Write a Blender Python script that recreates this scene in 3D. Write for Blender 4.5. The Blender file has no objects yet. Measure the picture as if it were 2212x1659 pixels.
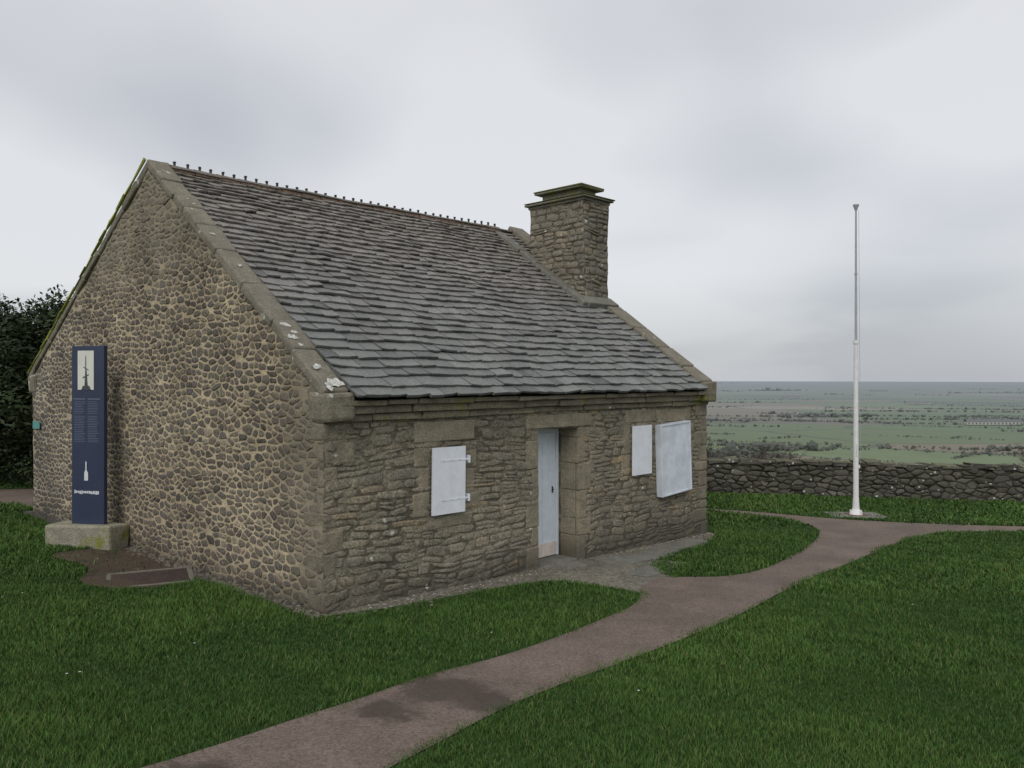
import bpy, bmesh, math, random
import numpy as np
from mathutils import Vector, Matrix, noise as mnoise
from mathutils.geometry import tessellate_polygon
random.seed(7); rng=np.random.default_rng(7)
scene=bpy.context.scene
H=2.6
def gz(x,y): return 0.07-0.025*(y-8.6)-0.018*(x+2)

# ------------------------------------------------------------ node helpers
class NT:
    def __init__(s,nt): s.nt=nt
    def n(s,t,ins=None,**pr):
        nd=s.nt.nodes.new(t)
        for k,v in pr.items(): setattr(nd,k,v)
        if ins:
            for k,v in ins.items(): s.set(nd.inputs[k],v)
        return nd
    def set(s,sock,v):
        if isinstance(v,bpy.types.NodeSocket): s.nt.links.new(v,sock)
        else:
            if hasattr(sock,'default_value'):
                if isinstance(v,(tuple,list)) and len(v)==3 and sock.type=='RGBA': v=(*v,1)
                sock.default_value=v
    def math(s,op,a,b=0.0,c=0.0,clamp=False):
        nd=s.nt.nodes.new('ShaderNodeMath'); nd.operation=op; nd.use_clamp=clamp
        s.set(nd.inputs[0],a); s.set(nd.inputs[1],b); s.set(nd.inputs[2],c); return nd.outputs[0]
    def vmath(s,op,a,b=(0,0,0)):
        nd=s.nt.nodes.new('ShaderNodeVectorMath'); nd.operation=op
        s.set(nd.inputs[0],a)
        if op=='SCALE': s.set(nd.inputs['Scale'],b)
        else: s.set(nd.inputs[1],b)
        return nd.outputs[1] if op in('DISTANCE','LENGTH','DOT_PRODUCT') else nd.outputs[0]
    def mix(s,f,a,b,mode='MIX'):
        nd=s.nt.nodes.new('ShaderNodeMix'); nd.data_type='RGBA'; nd.blend_type=mode
        s.set(nd.inputs[0],f); s.set(nd.inputs[6],a); s.set(nd.inputs[7],b); return nd.outputs[2]
    def grey(s,v): return s.n('ShaderNodeCombineXYZ',{0:v,1:v,2:v}).outputs[0]
    def mr(s,v,a,b,c=0.0,d=1.0,smooth=True):
        nd=s.nt.nodes.new('ShaderNodeMapRange')
        if smooth: nd.interpolation_type='SMOOTHSTEP'
        s.set(nd.inputs[0],v); s.set(nd.inputs[1],a); s.set(nd.inputs[2],b); s.set(nd.inputs[3],c); s.set(nd.inputs[4],d)
        return nd.outputs[0]
    def noise(s,vec,scale,detail=4,rough=.55,dim='3D',dist=0):
        nd=s.nt.nodes.new('ShaderNodeTexNoise'); nd.noise_dimensions=dim
        s.set(nd.inputs['Vector'],vec); s.set(nd.inputs['Scale'],scale); s.set(nd.inputs['Detail'],detail)
        s.set(nd.inputs['Roughness'],rough); s.set(nd.inputs['Distortion'],dist); return nd
    def vor(s,vec,scale,feature='F1',dim='2D',rand=1.0):
        nd=s.nt.nodes.new('ShaderNodeTexVoronoi'); nd.voronoi_dimensions=dim; nd.feature=feature
        s.set(nd.inputs['Vector'],vec); s.set(nd.inputs['Scale'],scale); s.set(nd.inputs['Randomness'],rand); return nd
    def ramp(s,f,stops,interp='LINEAR'):
        nd=s.nt.nodes.new('ShaderNodeValToRGB'); cr=nd.color_ramp; cr.interpolation=interp
        while len(cr.elements)<len(stops): cr.elements.new(.5)
        for e,(p,c) in zip(cr.elements,stops): e.position=p; e.color=(*c,1)
        s.set(nd.inputs[0],f); return nd.outputs[0]
    def bump(s,h,strength,dist):
        nd=s.nt.nodes.new('ShaderNodeBump'); s.set(nd.inputs['Height'],h)
        nd.inputs['Strength'].default_value=strength; nd.inputs['Distance'].default_value=dist; return nd.outputs[0]
def newmat(name,rough=.85,spec=.3):
    m=bpy.data.materials.new(name); m.use_nodes=True
    b=m.node_tree.nodes['Principled BSDF']; b.inputs['Roughness'].default_value=rough
    b.inputs['Specular IOR Level'].default_value=spec
    N=NT(m.node_tree); 
    N.obj=N.n('ShaderNodeTexCoord').outputs['Object']; N.pos=N.n('ShaderNodeNewGeometry').outputs['Position']
    return m,N,b
def fin(N,b,col,nrm=None):
    N.set(b.inputs['Base Color'],col)
    if nrm is not None: N.set(b.inputs['Normal'],nrm)

def masonry_mat(name,stops,fine=.45,lichen=0,fade=None,dirt=False,moss=0,bd=.02,blotc=(.12,.117,.10),blota=.4,is_mortar=False,dark=None,darkamt=0):
    """stones take a colour per loose part; mortar takes stops[0]->stops[-1] by noise"""
    m,N,b=newmat(name,.92,.2)
    sx=N.n('ShaderNodeSeparateXYZ',{0:N.obj})
    nf=N.noise(N.obj,34,6,.68).outputs[0]; nm=N.noise(N.obj,5,5,.62).outputs[0]; nl=N.noise(N.obj,.8,3).outputs[0]
    if is_mortar: col=N.mix(N.mr(nm,.35,.65),stops[0][1],stops[-1][1])
    else: col=N.ramp(N.n('ShaderNodeNewGeometry').outputs['Random Per Island'],stops)
    if dark: 
        nd=N.noise(N.vmath('MULTIPLY',N.vmath('ADD',N.obj,(3,9,4)),(1,1,2)),3.2,5,.68).outputs[0]
        col=N.mix(N.mr(nd,.42,.56,0,darkamt),col,dark)
    col=N.mix(1,col,N.grey(N.mr(nf,.25,.75,1-fine,1+fine*.8)),'MULTIPLY')
    if fade: col=fade(N,sx,nl,nm,col)
    col=N.mix(1,col,N.grey(N.mr(nl,.3,.7,.82,1.18)),'MULTIPLY')
    blot=N.noise(N.vmath('ADD',N.obj,(7,3,1)),2.3,6,.7).outputs[0]
    col=N.mix(N.mr(blot,.5,.7,0,blota),col,blotc)
    if dirt:
        dz=N.mr(N.math('ADD',sx.outputs[2],N.math('MULTIPLY',nm,.6)),.25,.75,.75,0)
        col=N.mix(dz,col,(.07,.065,.052))
    if moss:
        up=N.n('ShaderNodeSeparateXYZ',{0:N.n('ShaderNodeNewGeometry').outputs['Normal']}).outputs[2]
        gm=N.math('MULTIPLY',N.math('ADD',N.mr(up,.3,.8,0,1),.12,clamp=True),N.mr(nm,.35,.6,.2,1))
        col=N.mix(N.math('MULTIPLY',gm,moss),col,(.16,.17,.05))
    if lichen:
        lv=N.vor(N.vmath('ADD',N.obj,N.vmath('SCALE',N.noise(N.obj,14,2).outputs['Color'],.06)),11,'F1','3D')
        l=N.math('MULTIPLY',N.mr(lv.outputs['Distance'],.33,.2),N.mr(N.n('ShaderNodeSeparateColor',{0:lv.outputs['Color']}).outputs[0],1-lichen,1-lichen+.02))
        col=N.mix(N.math('MULTIPLY',l,.85),col,(.6,.6,.55))
    hgt=N.math('ADD',N.math('MULTIPLY',nf,.8),N.math('MULTIPLY',nm,1.0))
    fin(N,b,col,N.bump(hgt,.9,bd)); return m
def gfade(tgt,a1,a2):
    def f(N,sx,nl,nm,col):
        h=sx.outputs[1]
        t=N.math('ADD',N.mr(N.math('ADD',sx.outputs[2],N.math('MULTIPLY',nl,1.4)),4.2,5.3),N.mr(N.math('ADD',h,N.math('MULTIPLY',nl,2.0)),2.1,1.1),clamp=True)
        col=N.mix(N.math('MULTIPLY',t,a1),col,tgt)
        return N.mix(N.mr(h,6.0,9.0,0,.4),col,a2)
    return f
G_st=masonry_mat('gable_stones',[(0,(.10,.088,.075)),(.25,(.145,.125,.103)),(.5,(.185,.158,.122)),(.7,(.135,.124,.112)),(.85,(.21,.18,.137)),(.95,(.25,.215,.155)),(1,(.32,.27,.20))],fade=gfade((.235,.208,.155),.6,(.115,.11,.11)),dirt=True,fine=.55,bd=.03)
G_mo=masonry_mat('gable_mortar',[(0,(.52,.43,.29)),(1,(.39,.32,.215))],is_mortar=True,fine=.25,fade=gfade((.255,.223,.165),.8,(.42,.37,.30)),dirt=True,blota=.35)
F_st=masonry_mat('facade_stones',[(0,(.215,.193,.148)),(.3,(.275,.245,.185)),(.55,(.235,.213,.167)),(.75,(.30,.26,.187)),(.9,(.26,.235,.19)),(1,(.36,.28,.172))],lichen=.045,dirt=True,blota=.5,bd=.04,fine=.55)
F_mo=masonry_mat('facade_mortar',[(0,(.29,.255,.185)),(1,(.235,.207,.155))],is_mortar=True,fine=.4,dirt=True,dark=(.06,.051,.04),darkamt=.7,bd=.03)
C_st=masonry_mat('chimney_stones',[(0,(.17,.153,.12)),(.4,(.22,.195,.15)),(.7,(.19,.17,.138)),(1,(.27,.225,.16))],lichen=.09,blota=.5,bd=.03)
C_mo=masonry_mat('chimney_mortar',[(0,(.23,.205,.16)),(1,(.17,.152,.12))],is_mortar=True,dark=(.06,.05,.038),darkamt=.8)
B_st=masonry_mat('boundary_stones',[(0,(.065,.061,.054)),(.4,(.11,.104,.09)),(.7,(.085,.08,.071)),(1,(.17,.16,.135))],lichen=.15,blota=.55,blotc=(.05,.05,.04),moss=.4,bd=.03)
B_mo=masonry_mat('boundary_joints',[(0,(.045,.042,.035)),(1,(.08,.074,.062))],is_mortar=True,dark=(.02,.018,.014),darkamt=.8)

def dressed_mat(name,c1,c2,lich=0,moss=0,dirt=False):
    m,N,b=newmat(name,.9,.2)
    isl=N.n('ShaderNodeNewGeometry').outputs['Random Per Island']
    nf=N.noise(N.obj,45,6,.7).outputs[0]; nm=N.noise(N.obj,5,5,.65).outputs[0]
    col=N.mix(isl,c1,c2); col=N.mix(N.mr(nm,.35,.65,0,.6),col,tuple(c*.6 for c in c1))
    col=N.mix(1,col,N.grey(N.mr(nf,.25,.75,.66,1.3)),'MULTIPLY')
    if dirt:
        z_=N.n('ShaderNodeSeparateXYZ',{0:N.obj}).outputs[2]
        col=N.mix(N.mr(N.math('ADD',z_,N.math('MULTIPLY',nm,.6)),.25,.75,.75,0),col,(.07,.065,.052))
    if moss:
        mm=N.mr(N.noise(N.obj,3.5,4).outputs[0],.6-.35*moss,.75-.35*moss); col=N.mix(mm,col,(.2,.21,.05))
    if lich:
        l=N.mr(N.noise(N.obj,4.5,4,.6).outputs[0],.72-lich,.74-lich); col=N.mix(N.math('MULTIPLY',l,.9),col,(.55,.55,.51))
    fin(N,b,col,N.bump(N.math('ADD',N.math('MULTIPLY',nm,1.2),N.math('MULTIPLY',nf,.6)),.9,.03)); return m
M_quoin=dressed_mat('dressed_stone',(.285,.255,.19),(.325,.28,.198),dirt=True)
M_corner=dressed_mat('corner_stone',(.235,.21,.16),(.29,.25,.18),dirt=True)
M_coping=dressed_mat('coping_stone',(.25,.226,.175),(.21,.19,.152),lich=.055)
M_copinglich=dressed_mat('coping_lichen',(.26,.235,.18),(.24,.215,.165),lich=.12)
M_copmoss=dressed_mat('coping_moss',(.36,.38,.08),(.32,.36,.06),moss=.2)
M_cap=dressed_mat('cap_stone',(.22,.21,.165),(.19,.185,.145),moss=.2)
M_cornice=dressed_mat('cornice_stone',(.21,.188,.14),(.27,.235,.17),lich=.01,moss=.08)
M_concrete=dressed_mat('concrete',(.36,.335,.26),(.33,.31,.24),moss=.18)
M_cement=dressed_mat('cement_flashing',(.22,.215,.185),(.19,.185,.16),lich=.02)

def plain(name,c,rough=.6,nz=.15,scale=20,metal=0,stain=None,stain_amt=.3):
    m,N,b=newmat(name,rough,.4); b.inputs['Metallic'].default_value=metal
    n=N.noise(N.obj,scale,5,.6).outputs[0]
    col=N.mix(1,c,N.grey(N.mr(n,.3,.7,1-nz,1+nz)),'MULTIPLY')
    if stain: col=N.mix(N.mr(N.noise(N.obj,7,6,.7).outputs[0],.55,.75,0,stain_amt),col,stain)
    fin(N,b,col,N.bump(n,.15,.01)); return m
M_white=plain('white_paint',(.72,.75,.80),.55,.05,9,stain=(.45,.45,.43),stain_amt=.25)
M_board=plain('weathered_board_paint',(.62,.67,.73),.6,.12,5,stain=(.38,.38,.36),stain_amt=.6)
M_door=plain('door_paint',(.66,.73,.80),.5,.05,8,stain=(.4,.42,.42),stain_amt=.25)
M_kick=plain('door_kickboard',(.66,.58,.53),.6,.1,12)
M_iron=plain('black_iron',(.03,.03,.03),.5)
M_rust=plain('rust',(.12,.06,.04),.8,.3)
M_navy=plain('navy_panel',(.032,.042,.080),.4,.08,3)
M_sheet=plain('printed_paper',(.62,.62,.56),.6,.04,6)
M_grayprint=plain('grey_print',(.13,.155,.23),.6,.02)
M_whiteprint=plain('white_print',(.6,.62,.66),.6,.02)
M_darkprint=plain('dark_print',(.06,.07,.08),.6,.3,30)
M_teal=plain('teal_plaque',(.10,.30,.28),.5)
M_ridge=plain('ridge_tile',(.17,.115,.085),.8,.3,14,stain=(.2,.19,.15))
M_pole=plain('pole_paint',(.72,.72,.72),.45,.06,10,stain=(.4,.35,.3),stain_amt=.4)
M_polegrey=plain('pole_metal',(.36,.37,.39),.4,.1)
M_hatch=plain('rusty_hatch',(.06,.042,.035),.8,.3,18)
M_deck=plain('roof_deck',(.02,.018,.016),.9)

m,N,b=newmat('slate',.6,.4); M_slate=m
at=N.n('ShaderNodeAttribute',attribute_name='Col').outputs['Color']
nf=N.noise(N.obj,30,6,.7).outputs[0]; nm=N.noise(N.obj,2.5,4,.6).outputs[0]
col=N.mix(1,at,N.grey(N.mr(nf,.25,.75,.68,1.25)),'MULTIPLY')
col=N.mix(N.mr(nm,.45,.75,0,.4),col,(.175,.17,.142))
col=N.mix(N.mr(N.noise(N.obj,55,3,.6).outputs[0],.66,.74,0,.4),col,(.42,.42,.39))
fin(N,b,col,N.bump(nf,.8,.012))

# ------------------------------------------------------------ mesh helpers
def link(o,parent=None):
    scene.collection.objects.link(o)
    if parent: o.parent=parent
    return o
def mk(name,V,F,mat,parent=None,smooth=False,cols=None,mats=None,midx=None):
    me=bpy.data.meshes.new(name); me.from_pydata([tuple(v) for v in V],[],F)
    for mm in (mats or [mat]): me.materials.append(mm)
    if midx is not None: me.polygons.foreach_set('material_index',midx)
    if smooth: me.polygons.foreach_set('use_smooth',[True]*len(F))
    if cols is not None:
        ca=me.color_attributes.new('Col','FLOAT_COLOR','POINT'); ca.data.foreach_set('color',np.array(cols,dtype=np.float32).ravel())
    me.update(); return link(bpy.data.objects.new(name,me),parent)
def empty(name,loc=(0,0,0),rz=0):
    o=bpy.data.objects.new(name,None); o.location=loc; o.rotation_euler=(0,0,rz); return link(o)
BF=[(0,3,2,1),(4,5,6,7),(0,1,5,4),(1,2,6,5),(2,3,7,6),(3,0,4,7)]
class MB:
    def __init__(s): s.V=[];s.F=[];s.C=[];s.I=[]
    def box(s,a,b,M=None,jit=0,col=None,mi=0):
        x0,y0,z0=a;x1,y1,z1=b
        pts=[Vector(p) for p in((x0,y0,z0),(x1,y0,z0),(x1,y1,z0),(x0,y1,z0),(x0,y0,z1),(x1,y0,z1),(x1,y1,z1),(x0,y1,z1))]
        if jit: pts=[p+Vector([random.uniform(-jit,jit) for _ in range(3)]) for p in pts]
        if M is not None: pts=[M@p for p in pts]
        n=len(s.V); s.V+=pts; s.F+=[tuple(n+i for i in f) for f in BF]
        s.I+=[mi]*6
        if col is not None: s.C+=[(*col,1)]*8
    def cyl(s,c,r0,r1,z0,z1,seg=16,mi=0,caps=True):
        n=len(s.V)
        for r,z in((r0,z0),(r1,z1)):
            for i in range(seg):
                a=2*math.pi*i/seg; s.V.append(Vector((c[0]+r*math.cos(a),c[1]+r*math.sin(a),z)))
        for i in range(seg):
            j=(i+1)%seg; s.F.append((n+i,n+j,n+seg+j,n+seg+i)); s.I.append(mi)
        if caps: s.F.append(tuple(range(n+seg-1,n-1,-1))); s.F.append(tuple(range(n+seg,n+2*seg))); s.I+=[mi,mi]
    def tube(s,p0,p1,r0,r1,seg=6,mi=0):
        p0=Vector(p0);p1=Vector(p1);d=(p1-p0)
        if d.length<1e-6:return
        q=d.to_track_quat('Z','Y'); n=len(s.V)
        for p,r in((p0,r0),(p1,r1)):
            for i in range(seg):
                a=2*math.pi*i/seg; s.V.append(p+q@Vector((r*math.cos(a),r*math.sin(a),0)))
        for i in range(seg):
            j=(i+1)%seg; s.F.append((n+i,n+j,n+seg+j,n+seg+i)); s.I.append(mi)
    def obj(s,name,mat,parent=None,bevel=0,mats=None,smooth=False):
        o=mk(name,s.V,s.F,mat,parent,smooth,s.C if s.C else None,mats,s.I if mats else None)
        if bevel:
            bm=o.modifiers.new('b','BEVEL'); bm.width=bevel; bm.segments=2; bm.limit_method='ANGLE'
        return o
def wob(p,amp=.022,f=1.4):
    p=Vector(p); return p+mnoise.noise_vector(p*f)*amp+mnoise.noise_vector(p*6+Vector((5,2,9)))*amp*.45
def grid(func,us,vs,skip=None,amp=.022):
    V=[];F=[];idx={}
    for j,vv in enumerate(vs):
        for i,uu in enumerate(us):
            idx[i,j]=len(V); V.append(wob(func(uu,vv),amp))
    for j in range(len(vs)-1):
        for i in range(len(us)-1):
            if skip and skip((us[i]+us[i+1])/2,(vs[j]+vs[j+1])/2): continue
            F.append((idx[i,j],idx[i+1,j],idx[i+1,j+1],idx[i,j+1]))
    return V,F
def lin(breaks,step):
    out=[breaks[0]]
    for a,b in zip(breaks[:-1],breaks[1:]):
        n=max(1,int(round(abs(b-a)/step)))
        out+=[a+(b-a)*k/n for k in range(1,n+1)]
    return out
def merge(parts):
    V=[];F=[]
    for v,f in parts:
        n=len(V); V+=v; F+=[tuple(i+n for i in q) for q in f]
    return V,F

def masonry(mb,P,out,h0,h1,z0,ztf,ch,sw,gap,relief,warp=.04,amp=.022,sq=3.2,rough=.10,seed=0,split=.12,skip=None):
    """lay individual stones in loose courses on the plane P(h,z) with outward direction out"""
    out=Vector(out); K=12; zmax=max(ztf(h0+(h1-h0)*i/20) for i in range(21))
    def wp(h,z):
        return (h+warp*.35*mnoise.noise(Vector((h*1.2,z*1.2,seed+5)))+.012*mnoise.noise(Vector((h*7,z*7,seed))),
                z+warp*mnoise.noise(Vector((h*.8,z*.9,seed+2)))*1.6+warp*.5*mnoise.noise(Vector((h*3.1,z*3.1,seed+8))))
    def stone(a,b_,c0,c1):
        ch_,cz_=(a+b_)/2,(c0+c1)/2
        hc,zc=wp(ch_,cz_)
        if zc>ztf(min(max(hc,h0),h1))-.02 or hc<h0-.01 or hc>h1+.01: return
        if skip and skip(hc,zc): return
        rx=(b_-a)/2-gap/2; rz=(c1-c0)/2-gap/2
        if rx<.012 or rz<.012: return
        tilt=random.gauss(0,.06); ca,sa=math.cos(tilt),math.sin(tilt)
        n=len(mb.V); rel=relief*random.uniform(.4,1.7); e=random.uniform(sq*.7,sq*1.3)
        jr=[random.uniform(1-rough,1+rough*.35) for _ in range(K)]; sk=random.uniform(-.25,.25)
        rings=[(1.0,-.012),(.93,rel*.55),(.70,rel)]
        for rr,o_ in rings:
            for k in range(K):
                t=2*math.pi*(k+.5)/K; c_,s_=math.cos(t),math.sin(t)
                x=math.copysign(abs(c_)**(2/e),c_)*rx*jr[k]*rr; z=math.copysign(abs(s_)**(2/e),s_)*rz*jr[k]*rr
                x+=sk*z; x,z=x*ca-z*sa,x*sa+z*ca
                hh,zz=wp(ch_+x,cz_+z); hh=min(max(hh,h0+.002),h1-.002); zz=min(zz,ztf(hh)-.001)
                mb.V.append(wob(P(hh,zz),amp)+out*(o_+(random.uniform(-.2,.2)*rel if rr<.9 else 0)))
        hh,zz=wp(ch_,cz_); hh=min(max(hh,h0),h1)
        mb.V.append(wob(P(hh,zz),amp)+out*(rel*1.06))
        for r_ in range(2):
            for k in range(K):
                k2=(k+1)%K; mb.F.append((n+r_*K+k,n+r_*K+k2,n+(r_+1)*K+k2,n+(r_+1)*K+k)); mb.I.append(0)
        for k in range(K): mb.F.append((n+2*K+k,n+2*K+(k+1)%K,n+3*K)); mb.I.append(0)
    z=z0
    while z<zmax+.1:
        c=random.uniform(*ch); h=h0-random.uniform(0,sw[0])
        while h<h1:
            w=random.uniform(*sw)*random.choice((.8,1,1,1.25))
            a,b_=max(h,h0),min(h+w,h1)
            if h1-b_<.05: b_=h1; w=b_-h
            if b_-a>.03:
                if random.random()<split and c>.085 : 
                    k=random.uniform(.4,.6); stone(a,b_,z,z+c*k); stone(a,b_,z+c*k,z+c)
                else:
                    dz=random.uniform(-.009,.009); stone(a,b_,z+dz,z+c+dz)
            h+=w
        z+=c

def rubble(mb,P,out,h0,h1,z0,ztf,sx,sz,gap,relief,amp=.022,drop=.1,jit=.42):
    """irregular fieldstones: every stone is the cell of a jittered point, shrunk by the mortar joint and rounded"""
    out=Vector(out); A=sx/sz
    pts=[];r=0; z=z0; zmax=max(ztf(h0+(h1-h0)*i/20) for i in range(21))
    while z<zmax+sz:
        h=h0-sx+(r%2)*sx*.5
        while h<h1+sx:
            if random.random()>drop: pts.append((h+random.uniform(-jit,jit)*sx+.2*sx*mnoise.noise(Vector((h*2,z*2,1))),(z+random.uniform(-jit*.8,jit*.8)*sz+.9*sz*mnoise.noise(Vector((h*.6,z*.6,4))))*A))
            h+=sx*random.choice((.7,1,1,1.3))
        z+=sz*random.choice((.85,1,1.15)); r+=1
    cellsz=sx*1.6; G={}
    for i,p in enumerate(pts): G.setdefault((int(p[0]//cellsz),int(p[1]//cellsz)),[]).append(i)
    for i,(px,py) in enumerate(pts):
        if px<h0-.03 or px>h1+.03: continue
        R=sx*random.uniform(.62,1.1); Rz=R*random.uniform(.7,1.0); tl=random.gauss(0,.12)
        poly=[(px+a*R-b_*Rz*tl,py+b_*Rz+a*R*tl) for a,b_ in((-1,-1),(1,-1),(1,1),(-1,1))]
        cx,cy=int(px//cellsz),int(py//cellsz); nb=[]
        for a in(-2,-1,0,1,2):
            for b_ in(-2,-1,0,1,2): nb+=[j for j in G.get((cx+a,cy+b_),[]) if j!=i]
        nb.sort(key=lambda j:(pts[j][0]-px)**2+(pts[j][1]-py)**2)
        g=gap*random.uniform(.5,1.5)/2
        for j in nb[:18]:
            qx,qy=pts[j]; dx,dy=qx-px,qy-py; L=math.hypot(dx,dy)
            if L<1e-5: continue
            dx/=L;dy/=L; lim=L/2-g*math.hypot(dx,dy*A)
            new=[]
            for k in range(len(poly)):
                p1=poly[k];p2=poly[(k+1)%len(poly)]
                s1=(p1[0]-px)*dx+(p1[1]-py)*dy-lim; s2=(p2[0]-px)*dx+(p2[1]-py)*dy-lim
                if s1<=0:new.append(p1)
                if (s1<0)!=(s2<0) and s1!=s2:
                    t=s1/(s1-s2); new.append((p1[0]+(p2[0]-p1[0])*t,p1[1]+(p2[1]-p1[1])*t))
            poly=new
            if len(poly)<3:break
        if len(poly)<3: continue
        Q=[(x,y/A) for x,y in poly]
        mx=sum(p[0] for p in Q)/len(Q);mz=sum(p[1] for p in Q)/len(Q)
        if mz>ztf(min(max(mx,h0),h1))-.03 or mz<z0: continue
        ar=abs(sum(Q[k][0]*Q[(k+1)%len(Q)][1]-Q[(k+1)%len(Q)][0]*Q[k][1] for k in range(len(Q))))/2
        if ar<.0008: continue
        for c_ in(random.uniform(.15,.25),.25):
            Q2=[]
            for k in range(len(Q)):
                a=Q[k];b2=Q[(k+1)%len(Q)]
                Q2+=[(a[0]*(1-c_)+b2[0]*c_,a[1]*(1-c_)+b2[1]*c_),(a[0]*c_+b2[0]*(1-c_),a[1]*c_+b2[1]*(1-c_))]
            Q=Q2
        Q=[(x+random.uniform(-.0045,.0045),z_+random.uniform(-.0045,.0045)) for x,z_ in Q]
        K=len(Q); n=len(mb.V); rel=relief*random.uniform(.2,1.9)
        for rr,o_ in((1.0,-.012),(.95,rel*.7),(.72,rel)):
            for x,z_ in Q:
                hh=min(max(mx+(x-mx)*rr,h0+.002),h1-.002); zz=min(mz+(z_-mz)*rr,ztf(hh)-.001)
                mb.V.append(wob(P(hh,zz),amp)+out*(o_+(random.uniform(-.15,.15)*rel if rr<.9 else 0)))
        mb.V.append(wob(P(min(max(mx,h0),h1),mz),amp)+out*(rel*1.05))
        for r_ in range(2):
            for k in range(K):
                k2=(k+1)%K; mb.F.append((n+r_*K+k,n+r_*K+k2,n+(r_+1)*K+k2,n+(r_+1)*K+k)); mb.I.append(0)
        for k in range(K): mb.F.append((n+2*K+k,n+2*K+(k+1)%K,n+3*K)); mb.I.append(0)

# ------------------------------------------------------------ cottage
cot=empty('stone_cottage',(-1.993,8.59,0),math.atan2(.723,.691))
W=7.82; D=9.8; VP=4.45; ZP=5.61; ZF=2.40; ZB=2.60; ZW=2.27
DU0,DU1,DZ=3.396,4.276,1.86
us=lin([0,DU0,DU1,W],.08); zs=lin([-.6,DZ,ZW],.08)
fac=grid(lambda u,z:(u,0,z),us,zs,lambda u,z:DU0<u<DU1 and z<DZ)
rev=[grid(lambda v,z:(DU0,v,z),lin([0,.42],.08),lin([-.6,DZ],.08)),
     grid(lambda v,z:(DU1,v,z),lin([0,.42],.08),lin([-.6,DZ],.08)),
     grid(lambda u,v:(u,v,DZ),lin([DU0,DU1],.08),lin([0,.42],.08)),
     grid(lambda u,z:(u,.42,z),lin([DU0,DU1],.2),lin([-.6,DZ],.2))]
V,F=merge([fac]+rev); mk('facade_wall',V,F,F_mo,cot)
def ztop(v): return ZF+(ZP-ZF)*v/VP if v<VP else ZP+(ZB-ZP)*(v-VP)/(D-VP)
def gab(u): return grid(lambda v,t:(u,v,-.6+t*(ztop(v)+.6)),lin([0,VP,D],.1),lin([0,1],.016))
V,F=gab(0); mk('gable_wall',V,F,G_mo,cot)
V,F=merge([gab(W),grid(lambda u,z:(u,D,z),lin([0,W],.2),lin([-.6,ZB],.2))]); mk('rear_walls',V,F,F_mo,cot)
mb=MB(); rubble(mb,lambda h,z:(0,h,z),(-1,0,0),0,D,-.35,ztop,.150,.083,.019,.007,drop=.13,jit=.45)
mb.obj('gable_stones',G_st,cot,smooth=True)
mb=MB()
Pf=lambda h,z:(h,0,z)
jam=lambda h,z: (1.22<h<2.2 and 1.80<z<2.06)
masonry(mb,Pf,(0,-1,0),0,DU0,-.4,lambda h:ZW-.1,(.065,.15),(.12,.48),.009,.008,warp=.06,seed=11,rough=.15,sq=4.2,split=.35,skip=jam)
masonry(mb,Pf,(0,-1,0),DU1,W,-.4,lambda h:ZW-.1,(.065,.14),(.10,.40),.009,.008,warp=.06,seed=21,rough=.15,sq=4.2,split=.35)
masonry(mb,Pf,(0,-1,0),DU0,DU1,DZ+.19,lambda h:ZW-.1,(.06,.08),(.2,.4),.010,.010,warp=.0,seed=31,rough=.10,sq=4.5,split=.0)
mb.obj('facade_stones',F_st,cot,smooth=True)
mb=MB()
masonry(mb,lambda h,z:(W,h,z),(1,0,0),0,D,-.5,ztop,(.10,.18),(.15,.45),.014,.014,warp=.05,seed=41,sq=4)
masonry(mb,lambda h,z:(h,D,z),(0,1,0),0,W,-.5,lambda h:ZB,(.10,.18),(.15,.45),.014,.014,warp=.05,seed=51,sq=4)
mb.obj('rear_stones',F_st,cot,smooth=True)

q=MB()
def wbox(mbx,a,b_,jit,amp=.022):
    c_=Vector(((a[0]+b_[0])/2,(a[1] if abs(a[1])<.2 else 0),(a[2]+b_[2])/2)); o_=wob(c_,amp)-c_
    mbx.box(a,b_,M=Matrix.Translation(o_),jit=jit)
def blk(u0,u1,z0,z1,pr=.009): wbox(q,(u0+.004,-pr,z0+.004),(u1-.004,.05,z1-.004),.009)
blk(1.22,2.2,1.80,2.06,.013)
for (a,c,z0,z1) in[(1.22,1.46,1.52,1.79),(1.28,1.46,1.22,1.51),(1.2,1.46,.93,1.21),(2.0,2.24,1.45,1.79),(2.0,2.2,1.15,1.44),(2.0,2.3,.9,1.14),(1.35,2.15,.76,.915)]: blk(a,c,z0,z1)
wbox(q,(DU0-.25,-.014,DZ+.004),(DU1+.28,.05,DZ+.19),.008)
z=-.12; k=0
while z<DZ-.05:
    hh=random.uniform(.22,.42); z1=min(z+hh,DZ)
    if DZ-z1<.12:z1=DZ
    w=(.16,.27)[k%2]; wbox(q,(DU1-.012,-.014,z+.003),(DU1+w,.05,z1-.003),.006); q.box((DU1-.016,.055,z+.003),(DU1+.02,.33,z1-.003),jit=.005)
    w=(.24,.13)[k%2]; wbox(q,(DU0-w,-.012,z+.003),(DU0+.006,.05,z1-.003),.006)
    z=z1;k+=1
for (a,c,z0,z1) in[(5.4,6.2,1.86,2.06),(5.36,5.54,1.4,1.84),(5.30,5.54,1.05,1.39),(6.24,7.3,1.84,2.05),(7.2,7.42,1.3,1.8),(7.2,7.36,.95,1.29)]: blk(a,c,z0,z1)
q.obj('dressed_stones',M_quoin,cot,bevel=.018)
q=MB(); z=-.2;k=0
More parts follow.
